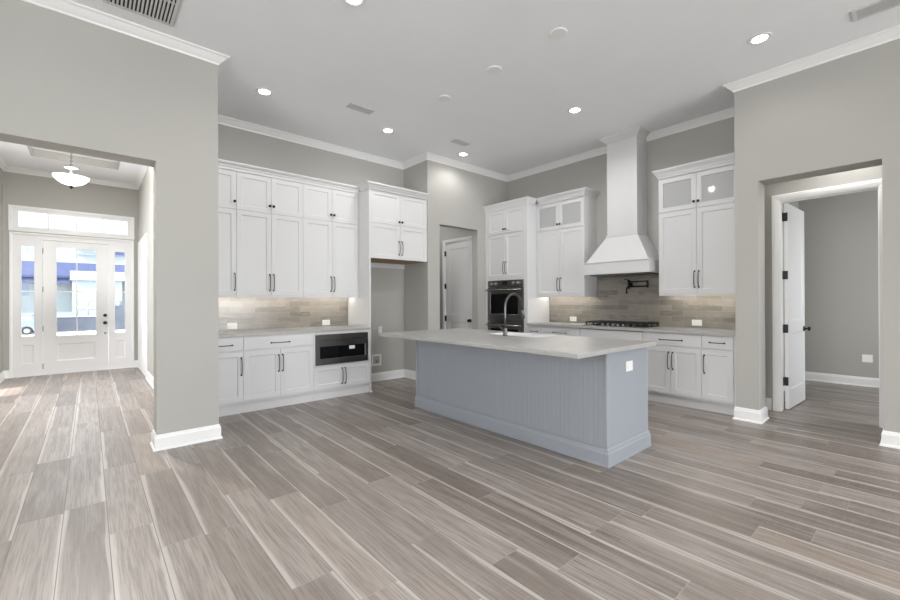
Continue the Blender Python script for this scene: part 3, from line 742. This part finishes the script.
# pot filler
pf = thing('pot_filler', 'black folding pot filler tap on the tile under the hood', 'tap', (XH - .0115, 2.855, 1.535))
MB().cyl((0, 0, 0), (-.012, 0, 0), .035, 24).cyl((-.01, 0, 0), (-.055, 0, 0), .014, 14).build('flange', M_BLACK, pf, .001)
MB().cyl((-.065, 0, -.055), (-.065, 0, .065), .014, 16).cyl((-.065, 0, .06), (-.065, 0, .075), .018, 16).build('valve_body', M_BLACK, pf, .001)
MB().tube([(-.065, -.01, .045), (-.065, -.27, .045)], .009, 12).cyl((-.065, -.27, -.045), (-.065, -.27, .055), .012, 14).build('arm', M_BLACK, pf)
MB().tube([(-.075, -.27, -.025), (-.10, -.03, -.025), (-.105, .0, -.031), (-.107, .012, -.06), (-.107, .012, -.115)], .010, 12).cyl((-.107, .012, -.105), (-.107, .012, -.13), .013, 14).build('spout', M_BLACK, pf)
MB().tube([(-.065, 0, .07), (-.10, .02, .078), (-.13, .03, .076)], .006, 8).build('handle', M_BLACK, pf)

# cooktop
ck = thing('cooktop', 'black gas cooktop with iron grates set into the right-hand counter', 'cooktop', (5.49, 3.325, ZC), RZ)
CW, CD = 3.325 - 2.415, .495
Bx(0, CW, 0, CD, .0008, .012).build('tray', M_STEEL, ck, .003)
Bx(.03, CW - .03, .02, CD - .04, -.07, .0006).build('burner_box', M_DSTEEL, ck)
for k in range(3):
    a = .012 + k * (CW - .024) / 3; b = a + (CW - .024) / 3 - .006
    y0, y1 = .075, CD - .012
    g = MB(); h0, h1, t = .044, .060, .008
    for x in (a + t, (a + b) / 2, b - t): g.box(x - t, x + t, y0, y1, h0, h1)
    for y in (y0 + t, (y0 + y1) / 2, y1 - t, y0 + .11, y1 - .11): g.box(a, b, y - t, y + t, h0 + .001, h1 + .001)
    for x in (a + t, b - t):
        for y in (y0 + t, y1 - t, (y0 + y1) / 2): g.box(x - t, x + t, y - t, y + t, .0122, h0 + .002)
    g.build('grate', M_IRON, ck, label='black cast iron grate')
for x, y, r in ((.16, .17, .04), (.16, .38, .034), (CW / 2, .27, .055), (CW - .16, .17, .034), (CW - .16, .38, .045)):
    MB().lathe([(r, .0122), (r, .02), (r * .8, .022), (r * .8, .029), (r * .6, .032), (.001, .032)], (x, y, 0), 24).build('burner', M_IRON, ck)
for k in range(5):
    MB().lathe([(.02, .0122), (.02, .018), (.016, .02), (.015, .04), (.012, .043), (.001, .043)], (CW / 2 + (k - 2) * .075, .037, 0), 18).build('knob', M_DSTEEL, ck, label='steel control knob')

# ------------------------------------------------------------------ island
IX0, IX1, IY0, IY1 = 3.063, 3.797, 1.641, 4.165
SY0, SY1, SX0 = 2.56, 3.28, 3.385           # sink notch
isl = thing('kitchen_island', 'long blue grey island cabinet with beadboard side and quartz top', 'kitchen island', (0, 0, 0))
m = MB(); m.box(IX0 + .02, IX1 - .02, IY0 + .02, SY0 - .03, 0, ZC0 - .001); m.box(IX0 + .02, IX1 - .02, SY1 + .03, IY1 - .0, 0, ZC0 - .001)
m.box(IX0 + .02, SX0 - .04, SY0 - .03, SY1 + .03, 0, ZC0 - .001); m.box(SX0 - .04, IX1 - .02, SY0 - .03, SY1 + .03, 0, .62)
m.build('body', M_BLUE, isl)
# beadboard: grooved strip along the seating side
pts = []; y = IY0 + .03; pitch = .0445
prof = [(IX0 + .0195, IY0 + .02), (IX0 + .008, IY0 + .02)]
while y < IY1 - .02:
    prof += [(IX0 + .008, y - .0035), (IX0 + .0105, y - .001), (IX0 + .0105, y + .001), (IX0 + .008, y + .0035)]; y += pitch
prof += [(IX0 + .008, IY1), (IX0 + .0195, IY1)]
MB().prism(prof, 'z', .001, ZC0 - .001).build('beadboard_panel', M_BLUE, isl, label='blue grey beadboard panel')
MB().box(IX0, IX1, IY0, IY0 + .0195, .001, ZC0 - .001).build('end_panel', M_BLUE, isl, .002)
m = MB().box(IX0, IX0 + .0075, IY1 - .035, IY1 + .0, .137, ZC0 - .001); m.build('corner_trim', M_BLUE, isl)
BI = [(0, 0.001), (.022, .001), (.022, .012), (.016, .016), (.016, .100), (.011, .110), (.009, .130), (.003, .138), (0, .138)]
MB().sweep(BI, [(IX0 + .004, IY1 + .004), (IX0 + .0, IY1 + .004), (IX0 + .0, IY0), (IX1, IY0), (IX1, IY0 + .05)][1:]).build('base_moulding', M_BLUE, isl, label='blue grey base moulding')
for k in range(4):
    a0 = IY0 + .03 + k * .225
    if a0 + .22 > SY0 - .03: break
    MB().slab(a0, a0 + .22, .12, .88, 0, .02, panels=[(a0 + .05, a0 + .17, .17, .83)]).build('door', M_BLUE, isl, .0015)
for o in [o for o in isl.children if o.name.startswith('door')]:
    o.rotation_euler = (0, 0, PI / 2); o.location = (IX1 + .0005, 0, 0)
T0, T1, V0, V1 = 2.55, 3.812, 1.572, 4.185
tp = [(T0, V0), (T1, V0), (T1, SY0), (SX0, SY0), (SX0, SY1), (T1, SY1), (T1, V1), (T0, V1)]
tag(MB().prism(tp, 'z', ZC0, ZC).build('island_countertop', M_QUARTZ, None, .004), 'pale quartz top overhanging the blue grey island', 'countertop')
sk = thing('sink', 'white apron front sink set into the island top', 'sink', (0, 0, 0))
m = MB(); a, b, c_, d = SX0 + .002, T1 + .012, SY0 + .002, SY1 - .002; z0, z1, t = .665, ZC - .004, .022
m.box(a, b, c_, d, z0 - t, z0); m.box(a, a + t, c_, d, z0, z1); m.box(b - t, b, c_, d, z0, z1); m.box(a + t, b - t, c_, c_ + t, z0, z1); m.box(a + t, b - t, d - t, d, z0, z1)
m.build('basin', M_SINK, sk, .006)
MB().lathe([(.045, .0005), (.045, .004), (.03, .005), (.001, .003)], ((a + b) / 2, (c_ + d) / 2, z0), 20).build('drain', M_STEEL, sk)
fc_ = thing('faucet', 'tall gooseneck kitchen faucet of dark brushed metal on the island', 'faucet', (3.305, 2.905, ZC + .0005))
MB().lathe([(.030, 0), (.030, .006), (.024, .010), (.023, .08), (.016, .085)], (0, 0, 0), 24).build('base', M_NICKEL, fc_, smooth=False)
R = .14
pts = [(0, 0, .08), (0, 0, .2)] + [(R - R * math.cos(q), 0, .30 + R * math.sin(q)) for q in [PI * k / 16 for k in range(0, 16)]] + [(2 * R + .002, 0, .27)]
MB().tube(pts, .0125, 14).build('spout', M_NICKEL, fc_, smooth=True)
MB().tube([(2 * R + .002, 0, .275), (2 * R + .006, 0, .25), (2 * R + .018, 0, .19), (2 * R + .022, 0, .175)], .017, 14, [.014, .018, .019, .016]).build('spray_head', M_NICKEL, fc_, smooth=True)
MB().cyl((0, .02, .06), (0, .045, .06), .014, 14).tube([(0, .04, .06), (-.01, .06, .085), (-.02, .075, .115)], .007, 10).build('handle', M_NICKEL, fc_, smooth=True)

# ------------------------------------------------------------------ outlets and wall plates
def outlet(label, loc, rz, wd=.072, h=.116, kind='duplex', group=None):
    """plate facing -y before turning; loc is the middle of its back"""
    o = thing('power_outlet' if kind != 'switch' else 'wall_plate', label, 'outlet' if kind != 'switch' else 'wall plate', loc, rz, group)
    Bx(-wd / 2, wd / 2, -.006, 0, -h / 2, h / 2).build('plate', M_WHITEPL, o, .003)
    if kind == 'duplex':
        hor = wd > h
        for s in (-1, 1):
            cx, cz = (s * .022, 0) if hor else (0, s * .022)
            Bx(cx - .015, cx + .015, -.008, -.0062, cz - .015, cz + .015).build('socket', M_WHITEPL, o, .002)
            q = MB()
            for t in (-.006, .006):
                if hor: q.box(cx - .004, cx + .004, -.0084, -.0081, cz + t - .0012, cz + t + .0012)
                else: q.box(cx + t - .0012, cx + t + .0012, -.0084, -.0081, cz - .004, cz + .004)
            q.build('slots', M_GREYPL, o)
    elif kind == 'double':
        for s in (-1, 1):
            Bx(s * .027 - .017, s * .027 + .017, -.008, -.0062, -.028, .028).build('socket', M_WHITEPL, o, .002)
    else:
        Bx(-.017, .017, -.009, -.0062, -.034, .034).build('rocker', M_WHITEPL, o, .002)
    return o
outlet('white horizontal outlet on the left backsplash nearest the foyer wall end', (1.40, YB - .0112, .997), 0, .118, .082)
outlet('white horizontal outlet on the left backsplash above the microwave drawer', (2.685, YB - .0112, .995), 0, .122, .082)
outlet('white horizontal outlet on the right backsplash left of the cooktop', (XH - .0112, 3.822, 1.003), RZ, .125, .08)
outlet('white horizontal outlet on the right backsplash right of the cooktop', (XH - .0112, 1.972, 1.01), RZ, .12, .08)
outlet('white square outlet plate on the end of the blue grey island', (3.434, IY0 - .0003, .755), 0, .116, .084, 'double')
outlet('white vertical outlet in the refrigerator alcove', (3.632, YB - .0003, .838), 0, .072, .116)
outlet('white plate low on the wall of the empty room', (8.8 - .0003, .565, .42), RZ, .115, .116, 'double')
wb_ = thing('water_box', 'white recessed water line box low in the refrigerator alcove', 'wall box', (3.555, YB - .0003, .345))
MB().slab(-.09, .09, -.09, .09, -.010, 0, holes=[(-.065, .065, -.065, .065)]).build('frame', M_WHITEPL, wb_, .002)
Bx(-.065, .065, -.003, -.0005, -.065, .065).build('recess', new_mat('grey box recess', (.45, .45, .45), .6), wb_)
MB().cyl((0, -.004, -.02), (0, -.02, -.02), .010, 12).build('valve', M_NICKEL, wb_)

# ------------------------------------------------------------------ ceiling fixtures
CAN_POWER = 25.0
GL = 'round recessed lights in the kitchen ceiling'
def can(x, y, label, power=CAN_POWER):
    o = thing('recessed_light', label, 'ceiling light', (x, y, CZ), 0, GL)
    MB().lathe([(.058, -.0005), (.092, -.0005), (.092, -.004), (.084, -.008), (.064, -.008), (.058, -.004)], n=36, cap=False).build('trim_ring', M_TRIM, o)
    MB().lathe([(.0575, -.0008), (.0575, -.0045), (.03, -.0055), (.001, -.0058)], n=30).build('lens', M_LENS, o, label='glowing white lens')
    l = bpy.data.lights.new('recessed_lamp', 'SPOT'); l.energy = power; l.spot_size = math.radians(168); l.spot_blend = .6; l.shadow_soft_size = .06; l.color = (1, .98, .955)
    q = bpy.data.objects.new('recessed_lamp', l); COL.objects.link(q); q.parent = o; q.location = (0, 0, -.05)
can(1.49, 4.87, 'recessed ceiling light closest to the foyer wall end, above the left cabinets', CAN_POWER * .5)
can(3.125, 4.87, 'recessed ceiling light in front of the refrigerator alcove', CAN_POWER * .8)
can(4.545, 4.87, 'recessed ceiling light in front of the pantry wall', CAN_POWER * .5)
can(4.55, 2.84, 'recessed ceiling light in front of the range hood', CAN_POWER * 1.5)
can(4.58, .968, 'recessed ceiling light before the opening with the open white door', CAN_POWER * .25)
can(1.56, 2.915, 'recessed ceiling light cut by the top edge of the photo', CAN_POWER * 1.0)
for x, y in ((3.125, .968), (1.5, .968), (3.125, -1.0), (1.5, -1.0), (3.125, -3.5), (1.0, -3.5)):          # added unseen spots continuing the light grid, to lift the ambient
    l = bpy.data.lights.new('recessed_lamp', 'SPOT'); l.energy = CAN_POWER * 1.5; l.spot_size = math.radians(112); l.spot_blend = .6; l.shadow_soft_size = .1; l.color = (1, .98, .955)
    q = bpy.data.objects.new('recessed_lamp', l); COL.objects.link(q); q.location = (x, y, CZ - .05)

def register(x0, x1, y0, y1, label, along='x', pitch=.02):
    o = thing('air_vent', label, 'air vent', ((x0 + x1) / 2, (y0 + y1) / 2, CZ)); a, b = (x1 - x0) / 2, (y1 - y0) / 2
    m = MB()
    m.box(-a, a, -b, -b + .025, -.010, -.0005); m.box(-a, a, b - .025, b, -.010, -.0005); m.box(-a, -a + .025, -b + .025, b - .025, -.010, -.0005); m.box(a - .025, a, -b + .025, b - .025, -.010, -.0005)
    m.build('frame', M_VENT, o, .002)
    Bx(-a + .025, a - .025, -b + .025, b - .025, -.0018, -.0008).build('cavity', M_VENTDARK, o)
    s = MB()
    if along == 'x':
        y = -b + .03
        while y < b - .03: s.box(-a + .025, a - .025, y, y + pitch * .5, -.009, -.002); y += pitch
    else:
        x = -a + .03
        while x < a - .03: s.box(x, x + pitch * .5, -b + .025, b - .025, -.009, -.002); x += pitch
        s.box(-a + .025, a - .025, -.004, .004, -.0095, -.0019)
    s.build('slats', M_VENT, o)
register(.085, .545, 3.55, 4.22, 'large slatted return air vent on the ceiling beside the foyer wall', 'y', .0255)
register(2.35, 2.67, 4.46, 4.60, 'small ceiling air vent above the left cabinets', 'x', .02)
register(4.03, 4.32, 4.47, 4.60, 'small ceiling air vent toward the oven tower', 'x', .02)
register(4.72, 4.90, -.35, .385, 'long ceiling air vent above the right-hand wall', 'y', .02)
for y, lb in ((3.665, 'round white ceiling cover plate toward the pantry wall'), (2.88, 'round white ceiling cover plate over the middle of the island'), (2.115, 'round white ceiling cover plate over the near end of the island')):
    o = tag(MB().lathe([(.078, -.0005), (.078, -.006), (.070, -.011), (.001, -.012)], n=36).build('cover_plate', M_TRIM), lb, 'cover plate', 'round cover plates above the island'); o.location = (3.13, y, CZ)

# foyer pendant
pd = thing('pendant_lamp', 'white glass bowl pendant lamp hanging in the foyer', 'pendant lamp', (-.182, 7.72, TZ))
MB().lathe([(.065, -.0005), (.065, -.012), (.05, -.03), (.012, -.04)], n=28).build('canopy', M_NICKEL, pd)
TZ_CH = 3.20 - TZ
ch = MB(); z = -.04; i = 0
while z > TZ_CH:
    r = .014; n = 12
    ring = [((r * .7 * math.cos(2 * PI * k / n), 0, z - .018 + r * 1.3 * math.sin(2 * PI * k / n)) if i % 2 else (0, r * .7 * math.cos(2 * PI * k / n), z - .018 + r * 1.3 * math.sin(2 * PI * k / n))) for k in range(n + 1)]
    ch.tube(ring, .0028, 6); z -= .028; i += 1
ch.build('chain', M_DNICK, pd)
B0 = 2.925 - TZ            # bowl bottom
MB().lathe([(.004, .285), (.010, .275), (.018, .262), (.070, .248), (.074, .238), (.024, .226), (.016, .214), (.016, .13), (.022, .12), (.022, .08), (.012, .07), (.010, -.012), (.026, -.016), (.020, -.03), (.010, -.042), (.002, -.05)], (0, 0, B0), 24).build('stem', M_DNICK, pd)
prof = [(.012, 0), (.06, .004), (.11, .022), (.15, .052), (.18, .088), (.195, .115), (.190, .117), (.174, .091), (.145, .057), (.105, .028), (.06, .011), (.012, .007)]
MB().lathe(prof, (0, 0, B0), 40, cap=False).build('bowl', M_BOWL, pd, smooth=True, label='glowing white glass bowl')
l = bpy.data.lights.new('pendant_lamp_bulb', 'AREA'); l.shape = 'DISK'; l.size = .24; l.energy = 38; l.color = (1, .985, .96)
q = bpy.data.objects.new('pendant_lamp_bulb', l); COL.objects.link(q); q.parent = pd; q.location = (0, 0, B0 + .05); q.rotation_euler = (PI, 0, 0)

# fill lamps added to brighten the hall, foyer and vestibule, no fixtures
area('hall_fill', (4.7, 6.3, 3.05), (0, 0, -1), .3, .3, 5, (1, .99, .97))
area('foyer_fill', (-.18, 6.7, TZ - .01), (0, 0, -1), .25, .25, 120, (1, .985, .97))

area('vestibule_fill', (5.86, .5, 3.07), (0, 0, -1), .25, .25, 6.5, (1, .98, .96))

# ------------------------------------------------------------------ outside the front door
GZ = -.15
M_CONC = textured('pale concrete', (.62, .61, .60), .8, 20, .2)
M_ASPH = textured('blue grey asphalt', (.17, .20, .27), .8, 40, .3)
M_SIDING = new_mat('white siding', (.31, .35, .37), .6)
M_SHING = textured('shade tinted shingles', (.05, .066, .15), .8, 30, .3, .004, .1)  # blue tint of shade put into the shingle colour
M_HWIN = new_mat('house window glass', (.22, .27, .36), .1)
M_CAR = new_mat('silver blue car paint', (.20, .24, .34), .25, .3)
M_TYRE = new_mat('tyre rubber', (.02, .02, .022), .7)
M_SHADE_BAND = textured('blue grey shade', (.10, .115, .155), .8, 9, .4, .01, .25)  # tone of the dark shaded band put into the colour
struct(MB().prism([(YD + .165, -.2), (14, -.2), (28, -1.35), (95, -1.35), (95, -1.9), (YD + .165, -1.9)], 'x', -60, 60).build('ground_driveway', M_CONC), 'pale concrete drive falling away outside the front door', 'driveway')
struct(MB().box(-1.8, 1.4, YD + .166, YD + 1.6, -.199, -.02).build('ground_porch', M_CONC), 'concrete porch step outside the front door', 'porch')
gw = thing('shade_block', 'low blue grey shade block added in front of the white house', 'shade stand-in', (0, 51.7, -1.35))  # blocks added to stand in for a dark shaded band below the house
Bx(-12, 1.7, 0, .4, 0, 1.33).build('low_block', M_SHADE_BAND, gw); Bx(-12.1, 1.75, -.05, .45, 1.331, 1.37).build('block_cap', M_CONC, gw); Bx(1.76, 3.6, -.1, .5, 0, 2.35).build('tall_block', M_SHADE_BAND, gw)
hs = thing('house', 'white house with roof coloured as in blue shade seen through the front door glass', 'house', (0, 55, -1.62))
Bx(-26, 18, 0, 12, 0, 15).build('wall', M_SIDING, hs)
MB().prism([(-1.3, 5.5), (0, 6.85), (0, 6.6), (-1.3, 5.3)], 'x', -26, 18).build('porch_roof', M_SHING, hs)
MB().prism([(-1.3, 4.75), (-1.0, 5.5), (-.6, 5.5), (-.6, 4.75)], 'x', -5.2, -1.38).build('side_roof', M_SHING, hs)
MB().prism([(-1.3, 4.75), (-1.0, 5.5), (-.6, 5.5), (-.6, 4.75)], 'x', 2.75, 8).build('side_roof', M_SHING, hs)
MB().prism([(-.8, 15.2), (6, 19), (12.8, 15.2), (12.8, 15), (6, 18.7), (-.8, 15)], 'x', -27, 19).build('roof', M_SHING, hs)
Bx(-1.35, 2.7, -2.2, -.01, 5.12, 5.95).build('garage_fascia', M_SIDING, hs); Bx(-1.4, 2.75, -2.3, -.005, 5.04, 5.119).build('gutter', M_HWIN, hs)
Bx(-1.2, 2.5, -2.0, -.005, 0, 5.03).build('garage_wall', M_SIDING, hs)
for z in (7.68, 8.22): Bx(-1.0, 18, -.25, -.005, z, z + .10).build('eave_board', M_HWIN, hs)
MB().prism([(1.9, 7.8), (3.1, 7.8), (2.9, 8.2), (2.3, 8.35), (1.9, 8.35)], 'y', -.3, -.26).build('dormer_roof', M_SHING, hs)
MB().slab(-1.0, 2.3, .02, 3.2, -2.06, -2.005, panels=[(-.9 + i * .8, -.2 + i * .8, .2 + q * .75, .8 + q * .75) for i in range(4) for q in range(4)], slope=.03, rec=.03).build('garage_door', M_SIDING, hs)
for x, z in ((-12, 7.2), (-8, 7.2), (-4.5, 7.6), (6, 7.2), (-12, 2.4), (-8.4, 2.4), (-5.1, 3.5), (6.2, 2.4), (9, 2.4)):
    f = MB().slab(x, x + 1.0, z, z + 1.3, -.06, -.005, holes=[(x + .1, x + .9, z + .1, z + 1.2)]).build('window', M_SIDING, hs)
    Bx(x + .1, x + .9, -.03, -.02, z + .1, z + 1.2).build('pane', M_HWIN, f)
car = thing('car', 'silver blue car parked outside the left sidelight', 'car', (-7.52, 49.0, -1.35))
prof = [(0, .28), (.02, .62), (.10, .92), (.95, 1.06), (1.55, 1.60), (3.9, 1.66), (4.38, 1.15), (4.50, 1.05), (4.52, .62), (4.52, .28), (4.05, .25)]
arch = lambda cx: [(cx + .37 * math.cos(q), .31 + .37 * math.sin(q)) for q in [PI * k / 8 for k in range(0, 9)]]
prof = prof[:10] + arch(3.62) + arch(.86)
m = MB().prism(prof, 'y', 0, 1.78); m.build('body', M_CAR, car, .03)
for y in (-.006, 1.781): MB().prism([(1.15, 1.1), (1.62, 1.52), (3.75, 1.57), (4.1, 1.14)], 'y', y, y + .005).build('window', M_HWIN, car)
for cx in (.86, 3.62):
    for y in (-.0, 1.58):
        wh_ = MB(); rings = [[(cx + r * math.cos(q), y + d, .325 + r * math.sin(q)) for q in (2 * PI * k / 24 for k in range(24))] for r, d in ((.2, .01), (.30, -.01), (.325, .03), (.325, .17), (.30, .2), (.2, .19))]
        wh_.loft(rings); t_ = wh_.build('wheel', M_TYRE, car)
        rings = [[(cx + r * math.cos(q), y + d, .325 + r * math.sin(q)) for q in (2 * PI * k / 24 for k in range(24))] for r, d in ((.2, -.002), (.06, -.012), (.001, -.012))]
        MB().loft(rings).build('hubcap', M_STEEL, t_)
